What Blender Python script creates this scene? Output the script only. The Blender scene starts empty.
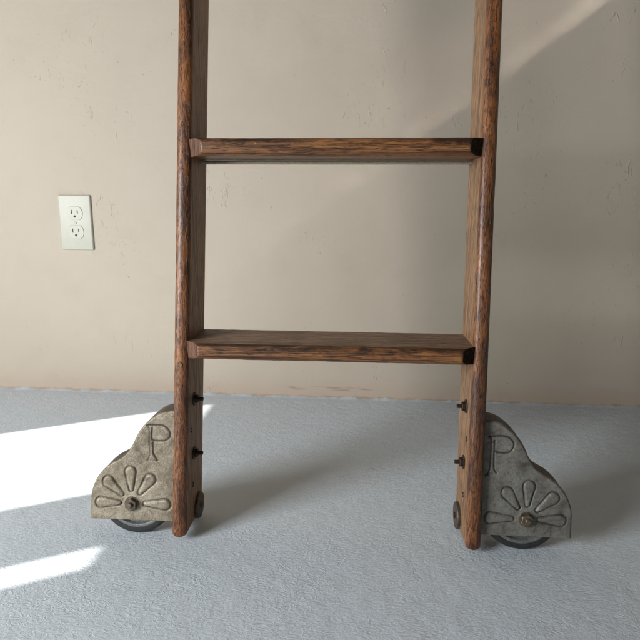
import bpy, math, random
import numpy as np
from mathutils import Vector, Matrix, noise as mn
random.seed(7)
R = math.radians
scene = bpy.context.scene
COL = scene.collection

# ------------------------------------------------------------------ measured place (metres)
CAM_H, FPX = 0.3996, 551.3
PITCH, YAW, ROLL = R(11.283), R(4.213), R(0.330)
WALL_Y = 1.141
X0, Y0 = -0.03814, 0.593           # foot of the ladder
LEAN, RACK, TURN = R(8.4135), R(0.572), R(0.493)
S, T, DH, ZB = 0.16855, 0.0178, 0.0738, 0.0058
TREAD_Z = [0.2447, 0.4808]
TT = 0.0203
RAIL_TOP = 1.75
TA, TR = math.tan(LEAN), math.tan(RACK)

def L(x, d, z):
    """ladder frame: across, horizontal depth behind the rail fronts, height"""
    return (x + z * TR, d + z * TA, z)

# ------------------------------------------------------------------ object helpers
def link(o, parent=None):
    COL.objects.link(o)
    if parent is not None:
        o.parent = parent
    return o

def mesh_obj(name, verts, faces, mats, parent=None, fmat=None, smooth=True, sharp=35):
    me = bpy.data.meshes.new(name)
    me.from_pydata([tuple(v) for v in verts], [], faces)
    for m in (mats if isinstance(mats, (list, tuple)) else [mats]):
        me.materials.append(m)
    if fmat is not None:
        me.polygons.foreach_set('material_index', fmat)
    me.validate(clean_customdata=False)
    import bmesh
    bm = bmesh.new(); bm.from_mesh(me)
    bmesh.ops.recalc_face_normals(bm, faces=bm.faces)
    bm.to_mesh(me); bm.free()
    if smooth:
        me.polygons.foreach_set('use_smooth', [True] * len(me.polygons))
        me.set_sharp_from_angle(angle=R(sharp))
    me.update()
    return link(bpy.data.objects.new(name, me), parent)

class MB:
    def __init__(self): self.v = []; self.f = []; self.m = []
    def add(self, vs, fs, mi=0):
        b = len(self.v); self.v += [tuple(v) for v in vs]
        self.f += [tuple(b + i for i in f) for f in fs]; self.m += [mi] * len(fs)
    def lathe(self, prof, n=32, M=None, mi=0, phase=0.0):
        """prof: (radius, height) list about local z; closed by radius 0 ends"""
        M = M or Matrix.Identity(4); vs = []; fs = []; rings = []
        for r, h in prof:
            if r < 1e-7:
                rings.append([len(vs)]); vs.append(M @ Vector((0, 0, h)))
            else:
                rings.append(list(range(len(vs), len(vs) + n)))
                vs += [M @ Vector((r * math.cos(2 * math.pi * k / n + phase), r * math.sin(2 * math.pi * k / n + phase), h)) for k in range(n)]
        for a, b in zip(rings, rings[1:]):
            for k in range(n):
                k2 = (k + 1) % n
                if len(a) == 1 and len(b) == 1: continue
                if len(a) == 1: fs.append((a[0], b[k], b[k2]))
                elif len(b) == 1: fs.append((a[k], b[0], a[k2]))
                else: fs.append((a[k], b[k], b[k2], a[k2]))
        self.add(vs, fs, mi)
    def rbox(self, cx, cy, cz, sx, sy, sz, bev=0.0, mi=0, face='y'):
        """box whose front (-y) face has bevelled edges"""
        x0, x1, z0, z1, y0, y1 = cx - sx / 2, cx + sx / 2, cz - sz / 2, cz + sz / 2, cy - sy / 2, cy + sy / 2
        rings = []
        steps = 4 if bev > 0 else 1
        vs = []; fs = []
        def ring(y, ins):
            n = 6; rr = max(bev * 1.2 - ins, 1e-4); pts = []
            for (qx, qz, a0) in ((x1 - ins - rr, z1 - ins - rr, 0), (x0 + ins + rr, z1 - ins - rr, 90), (x0 + ins + rr, z0 + ins + rr, 180), (x1 - ins - rr, z0 + ins + rr, 270)):
                for k in range(n + 1):
                    a = R(a0 + 90 * k / n); pts.append((qx + rr * math.cos(a), y, qz + rr * math.sin(a)))
            return pts
        prof = [(y1, 0)] + [(y0 + bev * (1 - math.sin(R(90 * k / steps))), bev * (1 - math.cos(R(90 * k / steps)))) for k in range(steps + 1)]
        for y, ins in prof: rings.append(ring(y, ins))
        m = len(rings[0])
        for r_ in rings: vs += r_
        for i in range(len(rings) - 1):
            for k in range(m):
                k2 = (k + 1) % m
                fs.append((i * m + k, i * m + k2, (i + 1) * m + k2, (i + 1) * m + k))
        fs.append(tuple(range(m))); fs.append(tuple((len(rings) - 1) * m + k for k in range(m)))
        self.add(vs, fs, mi)
    def build(self, name, mats, parent=None, smooth=True, sharp=35):
        return mesh_obj(name, self.v, self.f, mats, parent, self.m, smooth, sharp)

# ------------------------------------------------------------------ material helpers
class NT:
    def __init__(self, name):
        self.mat = bpy.data.materials.new(name); self.mat.use_nodes = True
        self.t = self.mat.node_tree; self.n = self.t.nodes; self.n.clear()
        self.out = self.n.new('ShaderNodeOutputMaterial')
        self.b = self.n.new('ShaderNodeBsdfPrincipled')
        self.t.links.new(self.b.outputs[0], self.out.inputs[0])
    def ln(self, a, b): self.t.links.new(a, b)
    def node(self, kind, **kw):
        n = self.n.new(kind)
        for k, v in kw.items(): setattr(n, k, v)
        return n
    def coord(self, scale=(1, 1, 1), off=(0, 0, 0), perobj=0.0, which='Object', rot=(0, 0, 0)):
        tc = self.node('ShaderNodeTexCoord'); src = tc.outputs[which]
        if perobj:
            oi = self.node('ShaderNodeObjectInfo')
            m = self.node('ShaderNodeVectorMath', operation='MULTIPLY_ADD')
            self.ln(oi.outputs['Random'], m.inputs[0]); m.inputs[1].default_value = (perobj, perobj * .7, perobj * 1.3)
            self.ln(src, m.inputs[2]); src = m.outputs[0]
        mp = self.node('ShaderNodeMapping'); mp.inputs['Scale'].default_value = scale; mp.inputs['Location'].default_value = off
        mp.inputs['Rotation'].default_value = rot
        self.ln(src, mp.inputs[0]); return mp.outputs[0]
    def noise(self, vec, scale=1, detail=4, rough=.55, dist=0.0):
        n = self.node('ShaderNodeTexNoise'); n.inputs['Scale'].default_value = scale
        n.inputs['Detail'].default_value = detail; n.inputs['Roughness'].default_value = rough; n.inputs['Distortion'].default_value = dist
        self.ln(vec, n.inputs['Vector']); return n.outputs['Fac']
    def voro(self, vec, scale=1, feature='F1'):
        n = self.node('ShaderNodeTexVoronoi', feature=feature); n.inputs['Scale'].default_value = scale
        self.ln(vec, n.inputs['Vector']); return n.outputs['Distance']
    def ramp(self, fac, stops):
        r = self.node('ShaderNodeValToRGB'); el = r.color_ramp.elements
        while len(el) < len(stops): el.new(0.5)
        for e, (p, c) in zip(el, stops):
            e.position = p; e.color = (c[0], c[1], c[2], 1) if isinstance(c, (tuple, list)) else (c, c, c, 1)
        self.ln(fac, r.inputs[0]); return r.outputs[0]
    def mix(self, fac, a, b, blend='MIX'):
        m = self.node('ShaderNodeMix', data_type='RGBA', blend_type=blend)
        for v, i in ((fac, 0), (a, 6), (b, 7)):
            if hasattr(v, 'links'): self.ln(v, m.inputs[i])
            elif i == 0: m.inputs[0].default_value = v
            else: m.inputs[i].default_value = (v[0], v[1], v[2], 1)
        return m.outputs[2]
    def math(self, op, a, b=None, c=None, clamp=False):
        m = self.node('ShaderNodeMath', operation=op); m.use_clamp = clamp
        for v, i in ((a, 0), (b, 1), (c, 2)):
            if v is None: continue
            if hasattr(v, 'links'): self.ln(v, m.inputs[i])
            else: m.inputs[i].default_value = v
        return m.outputs[0]
    def step(self, v, lo, hi):
        m = self.node('ShaderNodeMapRange', interpolation_type='SMOOTHSTEP')
        self.ln(v, m.inputs[0]); m.inputs[1].default_value = lo; m.inputs[2].default_value = hi
        return m.outputs[0]
    def sep(self, vec):
        s = self.node('ShaderNodeSeparateXYZ'); self.ln(vec, s.inputs[0]); return s.outputs
    def bump(self, h, dist, strength=1.0, prev=None):
        b = self.node('ShaderNodeBump'); b.inputs['Strength'].default_value = strength; b.inputs['Distance'].default_value = dist
        self.ln(h, b.inputs['Height'])
        if prev is not None: self.ln(prev, b.inputs['Normal'])
        return b.outputs[0]
    def set(self, **kw):
        names = dict(color='Base Color', rough='Roughness', metal='Metallic', normal='Normal', spec='Specular IOR Level', coat='Coat Weight', coatr='Coat Roughness')
        for k, v in kw.items():
            s = self.b.inputs[names[k]]
            if hasattr(v, 'links'): self.ln(v, s)
            elif isinstance(v, (tuple, list)): s.default_value = (v[0], v[1], v[2], 1)
            else: s.default_value = v
        return self.mat

def wood(name, axis, dark, mid, light, wear=0.5, grime=0.5, rough=.42, nose=False, coat=0.25, pore=0.7):
    """aged open-grained oak, grain running along the given axis (0 x, 2 z)"""
    k = NT(name)
    def sc(al, ac): return (al, ac, ac) if axis == 0 else (ac, ac, al)
    warp = k.coord(sc(1, 1), perobj=3.0)
    bands = k.noise(k.coord(sc(3.2, 150), perobj=3.0), 1, 6, .68, .7)
    fib = k.noise(k.coord(sc(13, 560), perobj=3.0), 1, 4, .7, .25)
    pores = k.noise(k.coord(sc(55, 800), perobj=5.0), 1, 3, .6)
    patch = k.noise(k.coord(sc(14, 55), perobj=7.0), 1, 5, .65, .8)
    scuff = k.noise(k.coord(sc(60, 120), perobj=4.0), 1, 6, .72, .8)
    c = k.ramp(bands, [(.30, dark), (.41, mid), (.56, light), (.64, mid), (.74, light)])
    c = k.mix(k.math('MULTIPLY', k.step(fib, .50, .62), .80), c, tuple(q * .75 for q in dark))
    # rubbed through varnish
    worn = k.step(patch, .56 - .06 * wear, .72)
    c = k.mix(k.math('MULTIPLY', worn, wear), c, tuple(min(1, q * 1.35) for q in light))
    # dark old finish and handling grime left in patches
    gr = k.step(scuff, .50, .70)
    gr2 = k.step(k.noise(k.coord(sc(11, 34), off=(3, 5, 1), perobj=6.0), 1, 4, .6), .44, .66)
    g = k.math('MULTIPLY', k.math('MAXIMUM', k.math('MULTIPLY', gr, .8), gr2), grime, clamp=True)
    if nose:
        z = k.sep(k.coord())[2]
        y = k.sep(k.coord())[1]
        up = k.step(k.math('ADD', z, k.math('MULTIPLY', k.math('SUBTRACT', scuff, .5), .022)), -.013, -.003)
        fr = k.math('SUBTRACT', 1.0, k.step(y, .0, .012))
        g = k.math('MAXIMUM', g, k.math('MULTIPLY', k.math('MULTIPLY', up, fr), k.math('MULTIPLY', k.step(patch, .34, .56), .9)))
    c = k.mix(g, c, (dark[0] * .38, dark[1] * .34, dark[2] * .34))
    p = k.math('MULTIPLY', k.step(pores, .55, .64), pore)
    c = k.mix(p, c, (dark[0] * .35, dark[1] * .3, dark[2] * .3))
    # small pale nicks
    nick = k.step(k.noise(k.coord(sc(120, 260), perobj=9.0), 1, 2, .5), .71, .76)
    c = k.mix(k.math('MULTIPLY', nick, .65), c, (.36, .22, .13))
    h = k.math('ADD', k.math('MULTIPLY', fib, .5), k.math('MULTIPLY', k.math('SUBTRACT', 1.0, p), .6))
    h = k.math('ADD', h, k.math('MULTIPLY', scuff, .6))
    nrm = k.bump(h, .0011, .85)
    rg = k.math('MULTIPLY_ADD', scuff, .35, rough - .12)
    return k.set(color=c, rough=rg, normal=nrm, spec=.38, coat=coat, coatr=.26)

M = {}
M['rail'] = wood('aged_oak_rail', 2, (.040, .013, .005), (.135, .045, .014), (.30, .112, .034), wear=.42, grime=.62, rough=.36, coat=.25)
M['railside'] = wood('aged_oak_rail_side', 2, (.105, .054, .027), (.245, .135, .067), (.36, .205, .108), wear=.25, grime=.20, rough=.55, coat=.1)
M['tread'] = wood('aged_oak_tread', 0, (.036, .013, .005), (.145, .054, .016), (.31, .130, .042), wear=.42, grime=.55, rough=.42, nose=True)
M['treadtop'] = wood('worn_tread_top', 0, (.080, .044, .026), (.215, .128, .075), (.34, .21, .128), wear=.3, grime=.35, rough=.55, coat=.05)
M['endgrain'] = wood('end_grain', 2, (.060, .024, .012), (.115, .048, .026), (.18, .088, .05), wear=.5, grime=.35, rough=.6, coat=.0)
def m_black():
    k = NT('dark_shaded_end_grain'); n = k.noise(k.coord(), 260, 4)
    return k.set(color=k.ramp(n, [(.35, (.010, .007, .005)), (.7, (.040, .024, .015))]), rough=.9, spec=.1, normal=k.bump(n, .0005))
M['black'] = m_black()  # dark stain with the shade of the right-facing tread chamfers painted in

def m_cast(name, base, tint, darkc):
    k = NT(name)
    a = k.noise(k.coord(perobj=1.0), 38, 6, .65, .4); b = k.noise(k.coord(perobj=2.0), 210, 5, .7); f = k.noise(k.coord(perobj=2.0), 900, 2, .6)
    c = k.ramp(a, [(.30, darkc), (.46, base), (.66, tint)])
    c = k.mix(k.math('MULTIPLY', k.step(b, .50, .64), .40), c, darkc)
    c = k.mix(k.math('MULTIPLY', k.step(k.noise(k.coord(off=(1, 2, 3), perobj=2.0), 120, 5, .7), .54, .68), .65), c, (.20, .115, .065))
    c = k.mix(k.math('MULTIPLY', k.step(f, .54, .66), .6), c, (.10, .08, .055))
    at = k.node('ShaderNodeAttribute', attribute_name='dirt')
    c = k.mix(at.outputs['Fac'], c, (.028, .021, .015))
    h = k.math('ADD', k.math('MULTIPLY', b, .8), k.math('MULTIPLY', f, .35))
    return k.set(color=c, rough=k.math('MULTIPLY_ADD', b, .3, .38), metal=.35, normal=k.bump(h, .0008, .8), spec=.5)
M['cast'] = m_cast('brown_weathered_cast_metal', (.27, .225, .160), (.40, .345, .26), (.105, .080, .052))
M['castgrey'] = m_cast('grey_weathered_shaded_cast_metal', (.190, .183, .160), (.27, .262, .232), (.075, .066, .052))  # grey patina, with the right casing's shade also darkened into the colour
M['castrim'] = m_cast('rusted_rim', (.085, .062, .045), (.14, .11, .085), (.035, .025, .018))

def m_iron(name, c0, c1, rough=.55, metal=.7):
    k = NT(name); n = k.noise(k.coord(perobj=1.0), 220, 5, .7)
    return k.set(color=k.ramp(n, [(.3, c0), (.7, c1)]), rough=rough, metal=metal, normal=k.bump(n, .0006, .8))
M['iron'] = m_iron('dark_rusty_iron', (.022, .015, .011), (.085, .055, .038))
M['disc'] = m_iron('brown_iron_disc', (.055, .040, .030), (.15, .115, .09), .5, .6)
M['steel'] = m_iron('dull_steel_rod', (.34, .30, .22), (.50, .45, .34), .42, .6)
M['rubber'] = m_iron('black_rubber_tyre', (.012, .012, .012), (.032, .033, .034), .62, 0)
M['wheel'] = m_iron('grey_iron_wheel', (.10, .105, .105), (.24, .25, .245), .45, .4)
M['hubnut'] = m_iron('worn_hub_nut', (.08, .060, .042), (.24, .195, .145), .42, .6)

def m_wall():
    k = NT('cream_painted_plaster'); v = k.coord()
    big = k.noise(v, 2.2, 4, .5); mid = k.noise(v, 17, 5, .55)
    c = k.ramp(big, [(.3, (.490, .420, .338)), (.7, (.520, .450, .366))])
    c = k.mix(k.math('MULTIPLY', k.step(mid, .45, .8), .25), c, (.45, .37, .295))
    # warmer, rubbed band at the foot of the wall
    z = k.sep(v)[2]
    low = k.math('SUBTRACT', 1.0, k.step(k.math('ADD', z, k.math('MULTIPLY', k.math('SUBTRACT', mid, .5), .05)), .004, .055))
    c = k.mix(k.math('MULTIPLY', low, .45), c, (.47, .345, .265))
    joint = k.math('SUBTRACT', 1.0, k.step(k.math('ADD', z, k.math('MULTIPLY', k.math('SUBTRACT', k.noise(k.coord((1, 1, 1)), 60, 4), .5), .012)), .0, .0055))
    c = k.mix(k.math('MULTIPLY', joint, .7), c, (.36, .25, .17))
    # brown scuff marks low on the wall
    xs = k.sep(v)[0]
    def box(a0, a1, b0, b1, e=.006):
        q = k.math('MULTIPLY', k.step(xs, a0, a0 + .03), k.math('SUBTRACT', 1.0, k.step(xs, a1 - .03, a1)))
        w = k.math('MULTIPLY', k.step(z, b0, b0 + e), k.math('SUBTRACT', 1.0, k.step(z, b1 - e, b1)))
        return k.math('MULTIPLY', q, w)
    scr = k.step(k.noise(k.coord((16, 1, 240)), 1, 4, .6), .51, .60)
    c = k.mix(k.math('MULTIPLY', k.math('MULTIPLY', scr, box(-.165, .04, .014, .026, .004)), .45), c, (.25, .15, .09))
    spot = k.step(k.noise(k.coord(off=(4, 1, 2)), 110, 2, .4), .775, .80)
    c = k.mix(k.math('MULTIPLY', spot, .55), c, (.28, .21, .15))
    # trowel ridges, brushed drips, pits
    m1 = k.step(k.noise(k.coord(off=(3, 0, 6)), 5.5, 3, .5), .50, .66)
    rid = k.noise(k.coord((85, 1, 38), rot=(0, .35, 0)), 1, 4, .6, 1.6)
    rid = k.math('MULTIPLY', k.step(rid, .60, .76), m1)
    sm = k.noise(k.coord((9, 1, 14)), 1, 3, .5, .6)
    fine = k.noise(v, 420, 3, .6)
    h = k.math('ADD', k.math('MULTIPLY', rid, .85), k.math('MULTIPLY', sm, 1.1))
    n1 = k.bump(h, .0020, .7); n2 = k.bump(fine, .00025, .6, n1)
    return k.set(color=c, rough=.62, normal=n2, spec=.3)
M['wall'] = m_wall()

def m_floor():
    k = NT('blue_grey_textured_floor_paint'); v = k.coord()
    big = k.noise(v, 3.0, 4, .5); mid = k.noise(v, 40, 5, .6)
    c = k.ramp(big, [(.3, (.590, .652, .708)), (.7, (.620, .682, .735))])
    c = k.mix(k.math('MULTIPLY', k.step(mid, .48, .78), .22), c, (.53, .585, .64))
    sp = k.step(k.noise(k.coord(off=(2, 2, 0)), 150, 3, .5), .70, .76)
    c = k.mix(k.math('MULTIPLY', sp, .3), c, (.42, .42, .41))
    # skip-trowelled strokes: several directions of stretched ridges, broken up
    def strokes(rot, off, sx=55, sy=190):
        r = k.noise(k.coord((sx, sy, 60), off=off, rot=(0, 0, rot)), 1, 3, .55, 1.3)
        return k.math('SUBTRACT', 1.0, k.math('ABSOLUTE', k.math('MULTIPLY_ADD', r, 2.0, -1.0)))
    s1 = k.math('POWER', strokes(.5, (0, 0, 0)), 5.0)
    s2 = k.math('POWER', strokes(-.7, (5, 3, 0)), 5.0)
    s3 = k.math('POWER', strokes(1.6, (9, 1, 0), 70, 130), 6.0)
    w = k.step(k.noise(k.coord(off=(1, 8, 0)), 14, 3, .5), .38, .62)
    w2 = k.step(k.noise(k.coord(off=(6, 2, 0)), 11, 3, .5), .45, .6)
    mm = k.mix(w, s1, s2); mm = k.mix(w2, mm, s3)
    peb = k.noise(v, 260, 3, .55, .4); lump = k.noise(v, 75, 4, .6, .8)
    fl = k.step(lump, .40, .62)
    h = k.math('ADD', k.math('MULTIPLY', mm, .42), k.math('ADD', k.math('MULTIPLY', peb, .62), k.math('MULTIPLY', fl, .12)))
    n1 = k.bump(h, .0013, .58)
    return k.set(color=c, rough=k.math('MULTIPLY_ADD', mid, .25, .40), normal=n1, spec=.4)
M['floor'] = m_floor()

def m_plastic():
    k = NT('pale_ivory_plastic'); n = k.noise(k.coord(), 60, 3)
    return k.set(color=k.ramp(n, [(.3, (.47, .465, .38)), (.7, (.50, .495, .405))]), rough=.42, normal=k.bump(k.noise(k.coord(), 900, 2), .0001, .5))
M['plastic'] = m_plastic()
M['slot'] = m_iron('dark_slot', (.02, .018, .015), (.05, .045, .04), .7, 0)

# ------------------------------------------------------------------ the setting
def spaced(a, b, c, d, fine, coarse):
    """coordinates a..d, fine between b and c"""
    return np.concatenate([np.arange(a, b, coarse), np.arange(b, c, fine), np.arange(c, d + coarse, coarse)])

def make_floor():
    xs = spaced(-1.5, -.86, .62, 3.0, .0045, .08)
    ys = np.concatenate([np.arange(-2.0, .36, .08), np.arange(.36, 1.08, .0045), np.arange(1.08, WALL_Y, .002), [WALL_Y, WALL_Y + .004]])
    vs = []; nx, ny = len(xs), len(ys)
    for y in ys:
        near = max(0.0, 1 - (WALL_Y - y) / .012)
        for x in xs:
            z = 0.0
            if -.9 < x < .65 and y > .35:
                z = .0003 * mn.noise(Vector((x * 30, y * 30, 0))) + .0003 * mn.noise(Vector((x * 85, y * 85, 3)))
                e = mn.noise(Vector((x * 26, 0, 9))) * .5 + mn.noise(Vector((x * 90, 1, 9))) * .4 + .35
                z += max(0.0, e) * .0050 * near ** 1.5 - .0009
            vs.append((x, y, z))
    fs = [(j * nx + i, j * nx + i + 1, (j + 1) * nx + i + 1, (j + 1) * nx + i) for j in range(ny - 1) for i in range(nx - 1)]
    o = mesh_obj('floor', vs, fs, M['floor'], smooth=True, sharp=180); o['kind'] = 'structure'
make_floor()

def make_wall():
    xs = spaced(-1.5, -.95, .75, 3.0, .012, .1); zs = np.concatenate([[-.02], np.arange(0, .95, .012), np.arange(.95, 2.6, .1)])
    vs = []; nx = len(xs)
    for z in zs:
        for x in xs:
            vs.append((x, WALL_Y + .0012 * mn.noise(Vector((x * 2.1, z * 2.1, 5))) * min(1, max(0, z / .1)) + .0006 * mn.noise(Vector((x * 13, z * 9, 1))), z))
    fs = [(j * nx + i, j * nx + i + 1, (j + 1) * nx + i + 1, (j + 1) * nx + i) for j in range(len(zs) - 1) for i in range(nx - 1)]
    o = mesh_obj('wall', vs, fs, M['wall'], smooth=True, sharp=180); o['kind'] = 'structure'
make_wall()

# side wall with the two-light window that lets the sun in
SUN_AZ = Vector((.875, .485)).normalized()
SUN_EL = R(40)
LX = -1.5
def make_side_wall():
    reach = (-.308 - LX) / SUN_AZ.x
    top = (reach + .12 / SUN_AZ.x) * math.tan(SUN_EL)
    sl = SUN_AZ.y / SUN_AZ.x
    back = 1.081 + (LX + .3) * sl                       # far jamb
    m1 = .728 + (LX + .3) * sl; m0 = .580 + (LX + .3) * sl   # mullion
    near = -.19; sill = .42
    mb = MB()
    def slab(y0, y1, z0, z1, x0=LX - .12, x1=LX):
        mb.add([(x0, y0, z0), (x1, y0, z0), (x1, y1, z0), (x0, y1, z0), (x0, y0, z1), (x1, y0, z1), (x1, y1, z1), (x0, y1, z1)],
               [(0, 3, 2, 1), (4, 5, 6, 7), (0, 1, 5, 4), (1, 2, 6, 5), (2, 3, 7, 6), (3, 0, 4, 7)])
    slab(-2.0, WALL_Y + .1, top, 3.6); slab(-2.0, near, sill, top); slab(back, WALL_Y + .1, sill, top); slab(-2.0, WALL_Y + .1, -.02, sill)
    o = mb.build('side_wall', M['wall'], smooth=False); o['kind'] = 'structure'
    mb = MB()
    slab(m0, m1, sill + .002, top - .002, LX - .03, LX - .004)
    o = mb.build('window_mullion', M['plastic'], smooth=False); o['kind'] = 'structure'
    return near, back, sill, top
WIN = make_side_wall()

# ------------------------------------------------------------------ wall outlet
def make_outlet():
    root = bpy.data.objects.new('wall_outlet', None); link(root)
    root.location = (-.56535 - .03525, WALL_Y, .31325 + .05715)
    root['label'] = 'pale ivory duplex electrical outlet with cover plate on the cream wall left of the ladder'
    root['category'] = 'outlet'
    mb = MB(); mb.rbox(0, -.0015, 0, .0705, .0075, .1143, .0028); mb.build('cover_plate', M['plastic'], root)
    for sg in (1, -1):
        zc = sg * .0195
        mb = MB(); n = 40; vs = []; fs = []
        def ring(y, ins):
            r = .0172 - ins; zz = .0138 - ins
            return [(max(-.0172, r * math.cos(a)), y, zc + max(-zz, min(zz, r * math.sin(a)))) for a in [2 * math.pi * i / n for i in range(n)]]
        for y, ins in ((-.003, 0), (-.0060, 0), (-.0065, .0005)): vs += ring(y, ins)
        for i in range(2):
            for q in range(n): fs.append((i * n + q, i * n + (q + 1) % n, (i + 1) * n + (q + 1) % n, (i + 1) * n + q))
        fs.append(tuple(range(2 * n, 3 * n)))
        mb.add(vs, fs)
        o = mb.build('receptacle', M['plastic'], root)
        for dx, hh in ((-.0064, .0085), (.0064, .0068)):
            m = MB(); m.rbox(dx, -.0062, zc + .003, .0019, .0012, hh, 0); m.build('slot', M['slot'], o)
        m = MB(); m.lathe([(0, 0), (.0024, 0), (.0024, .0012), (0, .0012)], 20, Matrix.Translation((0, -.0056, zc - .0065)) @ Matrix.Rotation(R(90), 4, 'X')); m.build('ground_hole', M['slot'], o)
    m = MB(); m.lathe([(0, 0), (.0030, 0), (.0030, .0008), (.0018, .0014), (0, .0015)], 24, Matrix.Translation((0, -.0050, 0)) @ Matrix.Rotation(R(90), 4, 'X')); m.build('screw', M['plastic'], root)
make_outlet()

# ------------------------------------------------------------------ the ladder
ladder = bpy.data.objects.new('library_ladder', None); link(ladder)
ladder.location = (X0, Y0, 0); ladder.rotation_euler = (0, 0, TURN)
ladder['label'] = 'worn brown oak library ladder on two metal cased wheels, leaning toward the cream wall'
ladder['category'] = 'ladder'

def make_rail(sg):
    # cross-section, (x across the thickness, d depth); 0 = inner face
    sec = []
    fr = .0075
    for k in range(15):                                  # rounded front from inner to outer
        a = math.pi * k / 14
        sec.append((T / 2 - T / 2 * math.cos(a), fr * (1 - math.sin(a) ** .85)))
    nd = 14
    for k in range(1, nd): sec.append((T, fr + (DH - .002 - fr) * k / nd))
    for k in range(4): a = R(30 * k); sec.append((T - .002 + .002 * math.cos(a), DH - .002 + .002 * math.sin(a)))
    for k in range(1, 4): sec.append((T - .002 - (T - .004) * k / 4, DH))
    for k in range(4): a = R(90 + 30 * k); sec.append((.002 + .002 * math.cos(a), DH - .002 + .002 * math.sin(a)))
    for k in range(1, nd): sec.append((0, DH - .002 - (DH - .002 - fr) * k / nd))
    n = len(sec)
    re = .0045
    zs = [ZB + re * (1 - math.cos(R(90 * k / 6))) for k in range(6)] + list(np.arange(ZB + re, RAIL_TOP, .005))
    vs = []; cx, cd = T / 2, DH / 2
    for zi, z in enumerate(zs):
        h = z - ZB
        ins = 0 if h >= re else re - math.sqrt(max(0, re * re - (re - h) ** 2))
        for (x, d) in sec:
            kx = (T / 2 - ins) / (T / 2); kd = (DH / 2 - ins) / (DH / 2)
            xx = cx + (x - cx) * kx; dd = cd + (d - cd) * kd
            w = .00012 * mn.noise(Vector((xx * 60 + sg * 7, dd * 60, z * 22))) + .00012 * mn.noise(Vector((xx * 200 + sg * 3, dd * 200, z * 75)))
            chip = mn.noise(Vector((sg * 5.3, x * 120, z * 55)))
            if d < .012 and chip > .5: w -= (chip - .5) * .003
            nx_, nd_ = (xx - cx) / (T / 2), (dd - cd) / (DH / 2)
            front = 1.0 if d < fr else .35
            xx += nx_ * w * front; dd += nd_ * w * front * .9
            vs.append(L(sg * (S + xx), dd, z))
    fs = []; fm = []
    for j in range(len(zs) - 1):
        for i in range(n):
            i2 = (i + 1) % n
            fs.append((j * n + i, j * n + i2, (j + 1) * n + i2, (j + 1) * n + i))
            dm = (sec[i][1] + sec[i2][1]) / 2
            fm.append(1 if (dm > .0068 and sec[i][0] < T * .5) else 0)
    fs.append(tuple(range(n))); fm.append(0)
    fs.append(tuple((len(zs) - 1) * n + i for i in range(n))); fm.append(0)
    return mesh_obj('side_rail', vs, fs, [M['rail'], M['railside']], ladder, fm, sharp=50)

rails = {}
for sg in (-1, 1):
    rails[sg] = make_rail(sg)

def make_tread():
    nose = -.011
    prof = []                                            # (d, z) counter-clockwise, z from 0 (top) to -TT
    def arc(cd, cz, r1, r2, a0, a1, n):
        for k in range(n + 1):
            a = R(a0 + (a1 - a0) * k / n); prof.append((cd + r1 * math.cos(a), cz + r2 * math.sin(a)))
    arc(nose + .007, -.0055, .007, .0055, 90, 180, 6)     # top front rounding
    prof.append((nose - .0002, -TT * .5))
    arc(nose + .010, -TT + .007, .010, .007, 180, 270, 7)
    for k in range(1, 8): prof.append((nose + .010 + (DH - .004 - nose - .010) * k / 8, -TT))
    arc(DH - .004, -TT + .003, .003, .003, 270, 360, 3)
    arc(DH - .004, -.003, .003, .003, 0, 90, 3)
    for k in range(1, 12): prof.append((DH - .004 - (DH - .004 - nose - .007) * k / 12, 0))
    n = len(prof)
    E = S + .0028; C0 = S - .0150
    xs = list(np.linspace(-E, -C0 + .004, 14)) + list(np.linspace(-C0 + .008, C0 - .008, 110)) + list(np.linspace(C0 - .004, E, 14))
    vs = []; clip = []
    for x in xs:
        lim = nose + max(0, abs(x) - C0) * (.0140 / (E - C0))
        for (d, z) in prof:
            w = .0003 * mn.noise(Vector((x * 25, d * 70, z * 90))) + .00025 * mn.noise(Vector((x * 90, d * 160, z * 200)))
            dd = d + (w if d < .0 else 0); zz = z + (w * .8 if z > -.003 or z < -TT + .003 else 0)
            c = dd < lim and abs(x) > C0
            # parts beyond the inner face of the rail stay in front of it
            xx = x
            if abs(x) > S - .0005 and dd > .010: xx = math.copysign(S + .0006, x)
            vs.append((xx, max(dd, lim) if c else dd, zz)); clip.append(c)
    fs = []; fm = []
    for j in range(len(xs) - 1):
        for i in range(n):
            i2 = (i + 1) % n
            q = (j * n + i, j * n + i2, (j + 1) * n + i2, (j + 1) * n + i)
            fs.append(q)
            xm = (xs[j] + xs[j + 1]) / 2
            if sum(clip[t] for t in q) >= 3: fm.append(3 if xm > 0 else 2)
            elif prof[i][1] > -.0006 and prof[i2][1] > -.0006: fm.append(1)
            else: fm.append(0)
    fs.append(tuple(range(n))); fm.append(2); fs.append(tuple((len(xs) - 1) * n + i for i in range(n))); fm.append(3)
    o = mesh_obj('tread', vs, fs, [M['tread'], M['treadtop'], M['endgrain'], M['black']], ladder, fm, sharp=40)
    # the steel tie rod under the tread
    mb = MB(); mb.lathe([(0, -S - .001), (.0024, -S - .001), (.0024, S + .001), (0, S + .001)], 16, Matrix.Translation((0, .045, -TT - .0030)) @ Matrix.Rotation(R(90), 4, 'Y'))
    r = mb.build('tie_rod', M['steel'], o)
    return o, r

tread0, rod0 = make_tread()
def place_tread(o, z): o.location = (z * TR, z * TA, z)
place_tread(tread0, TREAD_Z[0])
for z in (TREAD_Z[1],):
    c = tread0.copy(); COL.objects.link(c); c.parent = ladder; place_tread(c, z)
    r = rod0.copy(); COL.objects.link(r); r.parent = c

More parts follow.
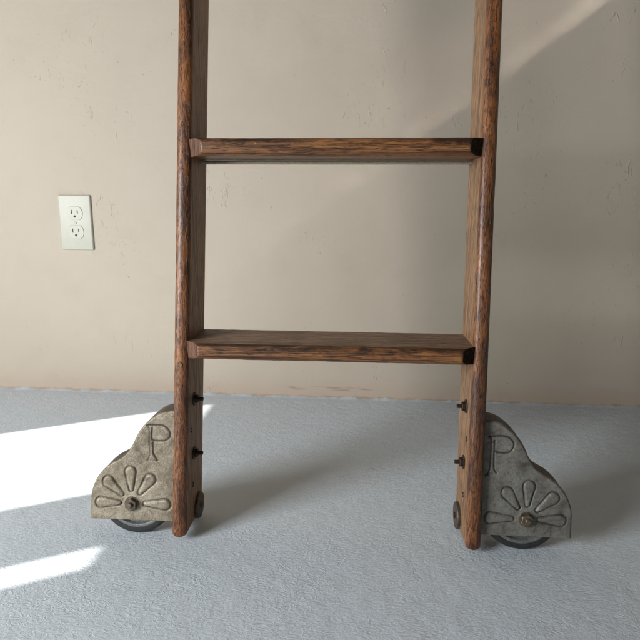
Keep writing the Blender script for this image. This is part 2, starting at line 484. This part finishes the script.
# ---- bolts through the rails
def at(x, d, z, axis_sign):
    """local +z of the part points along +-x of the ladder"""
    return Matrix.Translation(L(x, d, z)) @ Matrix.Rotation(R(90) * axis_sign, 4, 'Y')
def hexprof(mb, r, h0, h1, M_, rot=0.0):
    c = r * .10
    mb.lathe([(0, h0), (r, h0), (r, h1 - c), (r - c, h1), (0, h1)], 6, M_, phase=rot)
for sg in (-1, 1):
    xin = sg * S; s = -sg                                 # pointing inward
    for i, (d, z) in enumerate(((.031, .166), (.033, .097))):
        A = at(xin, d, z, s)
        mb = MB()
        mb.lathe([(0, -.001), (.0084, -.001), (.0084, .0010), (.0078, .0016), (0, .0016)], 30, A)
        w = mb.build('washer', M['iron'], ladder)
        mb = MB(); hexprof(mb, .0056, .0016, .0056, A, .3 + i); mb.build('nut', M['iron'], w)
        mb = MB(); mb.lathe([(0, .0040), (.0024, .0040), (.0024, .0110), (.0019, .0115), (0, .0115)], 14, A); mb.build('bolt_end', M['iron'], w)
        B = at(sg * (S + T), d, z, sg); mb = MB(); mb.lathe([(0, -.001), (.0078, -.001), (.0075, .0012), (.0055, .0032), (0, .0042)], 24, B); mb.build('bolt_head', M['iron'], ladder)
    for (d, z, r) in ((.021, .130, .0032), (.030, .058, .0036)):
        A = at(xin, d, z, s); mb = MB(); mb.lathe([(0, -.001), (r, -.001), (r * .96, .0003), (r * .5, .0001), (0, -.0004)], 16, A); mb.build('screw_hole', M['black'], ladder)  # shallow disc painted dark for the shade inside a hole
    A = at(xin, .054, .0195, s)
    mb = MB(); mb.lathe([(0, -.001), (.0168, -.001), (.0168, .0030), (.0160, .0040), (.0045, .0044), (0, .0044)], 40, A)
    w = mb.build('axle_plate', M['disc'], ladder)
    mb = MB(); mb.lathe([(0, .0040), (.0040, .0040), (.0038, .0056), (0, .0062)], 18, A); mb.build('rivet', M['iron'], w)
    for z in TREAD_Z:
        B = at(sg * (S + T), .024, z - TT * .5, sg); mb = MB(); mb.lathe([(0, -.001), (.0062, -.001), (.0060, .0010), (.0042, .0026), (0, .0032)], 24, B); mb.build('screw_head', M['iron'], ladder)

# round wooden plug on the front of the left rail
A = Matrix.Translation(L(-S - T / 2 - .0008, -.0002, .2165)) @ Matrix.Rotation(R(90), 4, 'X')
mb = MB(); mb.lathe([(0, -.002), (.0035, -.002), (.0034, .0004), (.0029, .0007), (.0023, .0002), (0, .0003)], 24, A)
mb.build('wood_plug', M['railside'], ladder)

# ---- wheel casings
OUT = [(187, 157), (192, 157), (200, 155.6), (207, 153), (213, 149.3), (218.5, 145), (223.5, 140.4), (228, 135.5), (232, 130), (235.8, 123), (239, 116), (242, 110.5), (245.5, 105.3),
       (249.5, 100.5), (254, 97.0), (259, 94.2), (264, 91.5), (268, 89), (273, 85), (278, 80.2), (283, 74.0), (287, 67.5), (290, 60.5), (292, 54.0), (293, 46.0)]
BOT = 19.6
HUB = (240.0, 40.5)
def smooth_top():
    p = OUT; res = []
    for i in range(len(p) - 1):
        p0, p1, p2, p3 = p[max(i - 1, 0)], p[i], p[i + 1], p[min(i + 2, len(p) - 1)]
        for k in range(6):
            t = k / 6
            res.append(tuple(.5 * (2 * p1[j] + (p2[j] - p0[j]) * t + (2 * p0[j] - 5 * p1[j] + 4 * p2[j] - p3[j]) * t * t + (3 * p1[j] - p0[j] - 3 * p2[j] + p3[j]) * t ** 3) for j in (0, 1)))
    res.append(p[-1]); return np.array(res)
TOP = smooth_top()

def seg_dist(P, pts):
    best = np.full(P.shape[0], 1e9)
    for a, b in zip(pts, pts[1:]):
        a = np.array(a, float); b = np.array(b, float); ab = b - a
        t = np.clip(((P - a) @ ab) / (ab @ ab + 1e-12), 0, 1)
        best = np.minimum(best, np.hypot(*(P - a - t[:, None] * ab).T))
    return best
def petal_sdf(P, ang, l0, l1, r1, r2):
    """rounded teardrop from l0 to l1 along the direction, wide end outside"""
    u = np.array([math.cos(ang), math.sin(ang)]); v = np.array([-u[1], u[0]]); q = P - np.array(HUB)
    x = q @ u; y = np.abs(q @ v); a, b = l0 + r2, l1 - r1
    h = b - a; k = (r2 - r1) / h; k2 = math.sqrt(1 - k * k); X = x - a
    # uneven capsule, measured from the narrow end
    side = X * k + y * k2
    along = X * k2 - y * k
    d = np.where(along < 0, np.hypot(X, y) - r2, np.where(along > h, np.hypot(x - b, y) - r1, side - r2))
    return d
PETALS = [(R(0), 13, 46.5, 7.2, 3.0), (R(41), 14, 47.5, 7.4, 2.9), (R(87), 14.5, 46.5, 7.3, 3.0), (R(127), 14, 45.5, 7.4, 3.0), (R(180), 14, 49.5, 7.2, 3.0)]
P_RIGHT = [([(193.4, 137.6), (204, 138.6), (211.3, 138.6), (216.5, 136.8), (220.6, 133.0), (222.2, 128.8), (220.8, 123.6), (217.2, 120.0), (211.5, 118.6), (200.6, 119.4)], 1),
           ([(199.7, 132.5), (199.6, 121.0), (199.8, 101.5), (202.8, 94.3)], 1), ([(193.0, 137.6), (195.6, 133.5), (195.0, 99.5), (189.8, 91.0)], 1), ([(195.6, 129), (199.7, 132.5)], .7), ([(192.5, 91.5), (195.8, 94.5), (199.0, 94.0)], .4)]
P_LEFT = [([(-222, 138.2), (-212, 138.6), (-203.5, 138.8), (-197.8, 136.6), (-193.8, 132.5), (-192.2, 127.6), (-193.6, 123.2), (-197.4, 120.4), (-203, 119.6), (-214.8, 121.0), (-215.0, 135.6)], 1),
          ([(-213.9, 117.2), (-213.4, 103.6), (-208.2, 94.8)], 1), ([(-221, 137.4), (-218.6, 134.0), (-218.2, 118), (-217.6, 102), (-220.5, 95)], .42), ([(-219.5, 95.0), (-208.2, 94.8)], .35)]

def curve(p):
    if len(p) < 4: return p
    q = []
    for i in range(len(p) - 1):
        p0, p1, p2, p3 = p[max(i - 1, 0)], p[i], p[i + 1], p[min(i + 2, len(p) - 1)]
        for k in range(5):
            t = k / 5
            q.append(tuple(.5 * (2 * p1[j] + (p2[j] - p0[j]) * t + (2 * p0[j] - 5 * p1[j] + 4 * p2[j] - p3[j]) * t * t + (3 * p1[j] - p0[j] - 3 * p2[j] + p3[j]) * t ** 3) for j in (0, 1)))
    return q + [p[-1]]
def make_casing(sg):
    NXC, NZC = 210, 250
    n0, depth, th = .0115, .0285, .003
    # columns crowd where the outline falls steeply
    arc = np.concatenate([[0], np.cumsum(np.hypot(*np.diff(TOP, axis=0).T))]); tt = np.linspace(0, arc[-1], NXC)
    tx = np.interp(tt, arc, TOP[:, 0]); tz = np.interp(tt, arc, TOP[:, 1])
    GX = np.repeat(tx[:, None], NZC, 1); fr = np.linspace(0, 1, NZC)[None, :]
    GZ = BOT + (tz[:, None] - BOT) * fr
    P = np.stack([GX.ravel(), GZ.ravel()], 1)
    outline = [tuple(q) for q in TOP] + [(293, BOT)]
    bott = [(293, BOT), (187, BOT)]
    de = seg_dist(P, outline); db = seg_dist(P, bott); dist = np.minimum(de, db)
    rb = 2.6; q = np.clip(rb - de, 0, rb); bev = rb - np.sqrt(np.maximum(rb * rb - q * q, 0))
    rb2 = 1.0; q = np.clip(rb2 - db, 0, rb2); bev = np.maximum(bev, rb2 - np.sqrt(np.maximum(rb2 ** 2 - q * q, 0)))
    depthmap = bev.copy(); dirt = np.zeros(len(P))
    for i, (a, l0, l1, r1, r2) in enumerate(PETALS):
        s_ = petal_sdf(P, a, l0, l1, r1, r2)
        wob = np.array([mn.noise(Vector((x * .12, z * .12, i + sg * 3))) for x, z in P]) * .5
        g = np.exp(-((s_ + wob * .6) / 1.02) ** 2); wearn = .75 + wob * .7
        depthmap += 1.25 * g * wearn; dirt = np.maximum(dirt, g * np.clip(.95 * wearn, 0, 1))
        depthmap -= .9 * np.clip(-s_ / 3.2, 0, 1)
    for pts, wgt in (P_RIGHT if sg > 0 else P_LEFT):
        PP = P.copy(); PP[:, 0] *= sg
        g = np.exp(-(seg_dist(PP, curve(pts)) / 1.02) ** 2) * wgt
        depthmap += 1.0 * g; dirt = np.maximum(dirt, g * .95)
    hub = np.hypot(P[:, 0] - HUB[0], P[:, 1] - HUB[1])
    depthmap -= 1.0 * np.clip((11.5 - hub) / 4, 0, 1)
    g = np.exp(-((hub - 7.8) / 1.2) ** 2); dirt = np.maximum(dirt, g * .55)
    rough = np.array([.22 * mn.noise(Vector((x * .14, z * .14, sg))) + .10 * mn.noise(Vector((x * .6, z * .6, sg))) for x, z in P])
    depthmap += rough
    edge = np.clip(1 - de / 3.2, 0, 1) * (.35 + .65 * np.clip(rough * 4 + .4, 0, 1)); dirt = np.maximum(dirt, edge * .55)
    nn = n0 + depthmap / 1000
    vs = [L(sg * x / 1000, n, z / 1000) for (x, z), n in zip(P, nn)]
    fs = [(i * NZC + j, (i + 1) * NZC + j, (i + 1) * NZC + j + 1, i * NZC + j + 1) for i in range(NXC - 1) for j in range(NZC - 1)]
    fm = [0] * len(fs); dv = list(dirt)
    # rim and hollow inside
    def border(off):
        """outline going rail-top -> outer bottom corner, moved inward by off (mm)"""
        pts = np.array([tuple(q) for q in np.stack([tx, tz], 1)] + [(293, BOT + (46 - BOT) * (1 - k / 8)) for k in range(1, 9)])
        tg = np.gradient(pts, axis=0); tg /= np.linalg.norm(tg, axis=1)[:, None] + 1e-9
        nrm = np.stack([tg[:, 1], -tg[:, 0]], 1)           # inward
        return pts + nrm * off * 1.0
    o_f, o_b = border(0), border(0); i_b = border(2.6)
    base = len(vs); m = len(o_f)
    def add_ring(pts, n):
        b = len(vs)
        for x, z in pts: vs.append(L(sg * x / 1000, n, max(z, BOT) / 1000)); dv.append(0.25)
        return b
    A_ = add_ring(o_f, n0 + rb / 1000); A2 = add_ring(o_f + (i_b - o_f) * .08, n0 + depth * .55); B_ = add_ring(o_b, n0 + depth); Bc = add_ring(border(1.0), n0 + depth + .001)
    C_ = add_ring(i_b, n0 + depth + .001); D_ = add_ring(i_b, n0 + th + .0004)
    for (p_, q_) in ((A_, A2), (A2, B_), (B_, Bc), (Bc, C_), (C_, D_)):
        for k in range(m - 1): fs.append((p_ + k, p_ + k + 1, q_ + k + 1, q_ + k)); fm.append(1)
    # inner face of front plate, and back plate with its two faces
    def sheet(n, pts, mi):
        b = add_ring(pts, n); c = len(vs)
        for x, z in pts: vs.append(L(sg * x / 1000, n, BOT / 1000)); dv.append(.4)
        for k in range(len(pts) - 1): fs.append((b + k, b + k + 1, c + k + 1, c + k)); fm.append(mi)
        return b, c
    _, c1 = sheet(n0 + th, border(.3), 1)
    _, c2 = sheet(n0 + depth - .0025, border(.6), 1); _, c3 = sheet(n0 + depth + .0002, border(.6), 1)
    for k in range(m - 1): fs.append((c2 + k, c2 + k + 1, c3 + k + 1, c3 + k)); fm.append(1)
    # bottom lip closes the thickness of the front plate
    for i in range(NXC - 1):
        fs.append((i * NZC, (i + 1) * NZC, c1 + i + 1, c1 + i)); fm.append(0)
    me = bpy.data.meshes.new('wheel_casing'); me.from_pydata(vs, [], fs)
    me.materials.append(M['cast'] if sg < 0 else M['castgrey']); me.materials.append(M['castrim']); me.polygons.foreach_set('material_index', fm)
    at_ = me.attributes.new('dirt', 'FLOAT', 'POINT'); at_.data.foreach_set('value', [float(min(1, max(0, d))) for d in dv])
    me.polygons.foreach_set('use_smooth', [True] * len(me.polygons)); me.set_sharp_from_angle(angle=R(60)); me.update()
    o = link(bpy.data.objects.new('wheel_casing', me), ladder)
    # wheel on its axle, rolling along the wall
    RW = .0480
    lean_m = Matrix.Rotation(-LEAN, 4, 'X')
    def axle(n):  # local +z points to the camera
        hx = sg * .2358
        zc = RW * math.cos(LEAN) - .0004
        return Matrix.Translation(L(hx, .0245 + n, zc)) @ lean_m @ Matrix.Rotation(R(90), 4, 'X')
    W = axle(0)
    mb = MB(); hw = .0085
    prof = [(RW - .0075, -hw), (RW - .004, -hw)] + [(RW - .004 + .004 * math.sin(R(a)), -hw + .004 - .004 * math.cos(R(a))) for a in (30, 60, 90)] + \
           [(RW - .004 + .004 * math.sin(R(a)), hw - .004 - .004 * math.cos(R(a))) for a in (90, 120, 150, 180)] + [(RW - .0075, hw), (RW - .0075, -hw)]
    mb.lathe(prof, 72, W); mb.build('tyre', M['rubber'], o)
    mb = MB(); rr = RW - .0073
    mb.lathe([(0, -.0075), (rr, -.0075), (rr, .0078), (rr - .002, .0084), (rr - .004, .0078), (rr - .006, .0045), (.012, .0040), (.010, .0075), (0, .0075)], 72, W); mb.build('wheel', M['wheel'], o)
    H = Matrix.Translation(L(sg * HUB[0] / 1000, n0 + .0004, HUB[1] / 1000)) @ lean_m @ Matrix.Rotation(R(90), 4, 'X')
    mb = MB(); mb.lathe([(0, -.001), (.0092, -.001), (.0090, .0016), (0, .0018)], 30, H)
    hexprof(mb, .0078, .0016, .0062, H, .4 + sg)
    mb.lathe([(0, .005), (.0034, .005), (.0034, .0086), (.0026, .0096), (0, .0100)], 18, H)
    mb.build('axle_nut', M['hubnut'], o)
    return o
for sg in (-1, 1):
    make_casing(sg)

# ------------------------------------------------------------------ camera
cam = bpy.data.cameras.new('camera'); co = bpy.data.objects.new('camera', cam); COL.objects.link(co)
F = Vector((-math.sin(YAW) * math.cos(PITCH), math.cos(YAW) * math.cos(PITCH), -math.sin(PITCH)))
Rt = Vector((math.cos(YAW), math.sin(YAW), 0)); Up = Rt.cross(F)
R2 = math.cos(ROLL) * Rt + math.sin(ROLL) * Up; U2 = -math.sin(ROLL) * Rt + math.cos(ROLL) * Up
co.matrix_world = Matrix(((R2.x, U2.x, -F.x, 0), (R2.y, U2.y, -F.y, 0), (R2.z, U2.z, -F.z, CAM_H), (0, 0, 0, 1)))
cam.sensor_width = 36; cam.lens = 36 * FPX / 640; cam.clip_start = .02; cam.clip_end = 50
scene.camera = co

# ------------------------------------------------------------------ light
def aim(o, d):
    o.rotation_euler = Vector(d).to_track_quat('-Z', 'Y').to_euler()
sun = bpy.data.lights.new('sun', 'SUN'); so = bpy.data.objects.new('sun', sun); COL.objects.link(so)
sun.energy = 9; sun.angle = R(.45); sun.color = (1, .95, .88)
aim(so, (SUN_AZ.x * math.cos(SUN_EL), SUN_AZ.y * math.cos(SUN_EL), -math.sin(SUN_EL)))
near, back, sill, top = WIN
sky = bpy.data.lights.new('window_light', 'AREA'); wo = bpy.data.objects.new('window_light', sky); COL.objects.link(wo)
sky.shape = 'RECTANGLE'; sky.size = .6; sky.size_y = .55
wo.location = (LX + .20, -.36, .62); aim(wo, (.80, .60, -.22))
sky.energy = 33; sky.color = (.95, .98, 1.0)

# added unseen lamps that draw a glancing reflection streak across the wall
def beam(name, p0, p1, wid, thick, spread, power):
    l = bpy.data.lights.new(name, 'AREA'); o = bpy.data.objects.new(name, l); COL.objects.link(o)
    l.shape = 'RECTANGLE'; l.size = wid; l.size_y = thick; l.spread = R(spread); l.energy = power; l.color = (1, .96, .88)
    d = (Vector(p1) - Vector(p0)).normalized(); x = d.cross(Vector((0, 1, 0))).normalized(); y = (-d).cross(x).normalized()
    o.matrix_world = Matrix(((x.x, y.x, -d.x, p0[0]), (x.y, y.y, -d.y, p0[1]), (x.z, y.z, -d.z, p0[2]), (0, 0, 0, 1)))
beam('added_glint_beam', (.80, 1.078, 1.046), (-.16, 1.1700, .367), .022, .072, 2.0, .018)
beam('added_glow_beam', (.768, 1.085, 1.092), (-.192, 1.1906, .413), .11, .06, 8, .034)
w = bpy.data.worlds.new('World'); scene.world = w; w.use_nodes = True
bg = w.node_tree.nodes['Background']; bg.inputs[0].default_value = (1.0, .93, .82, 1); bg.inputs[1].default_value = .045

scene.view_settings.view_transform = 'Standard'; scene.view_settings.look = 'None'
scene.view_settings.exposure = 0; scene.view_settings.gamma = 1
scene.render.engine = 'CYCLES'
scene.cycles.use_denoising = True
scene.cycles.max_bounces = 8; scene.cycles.sample_clamp_indirect = 6
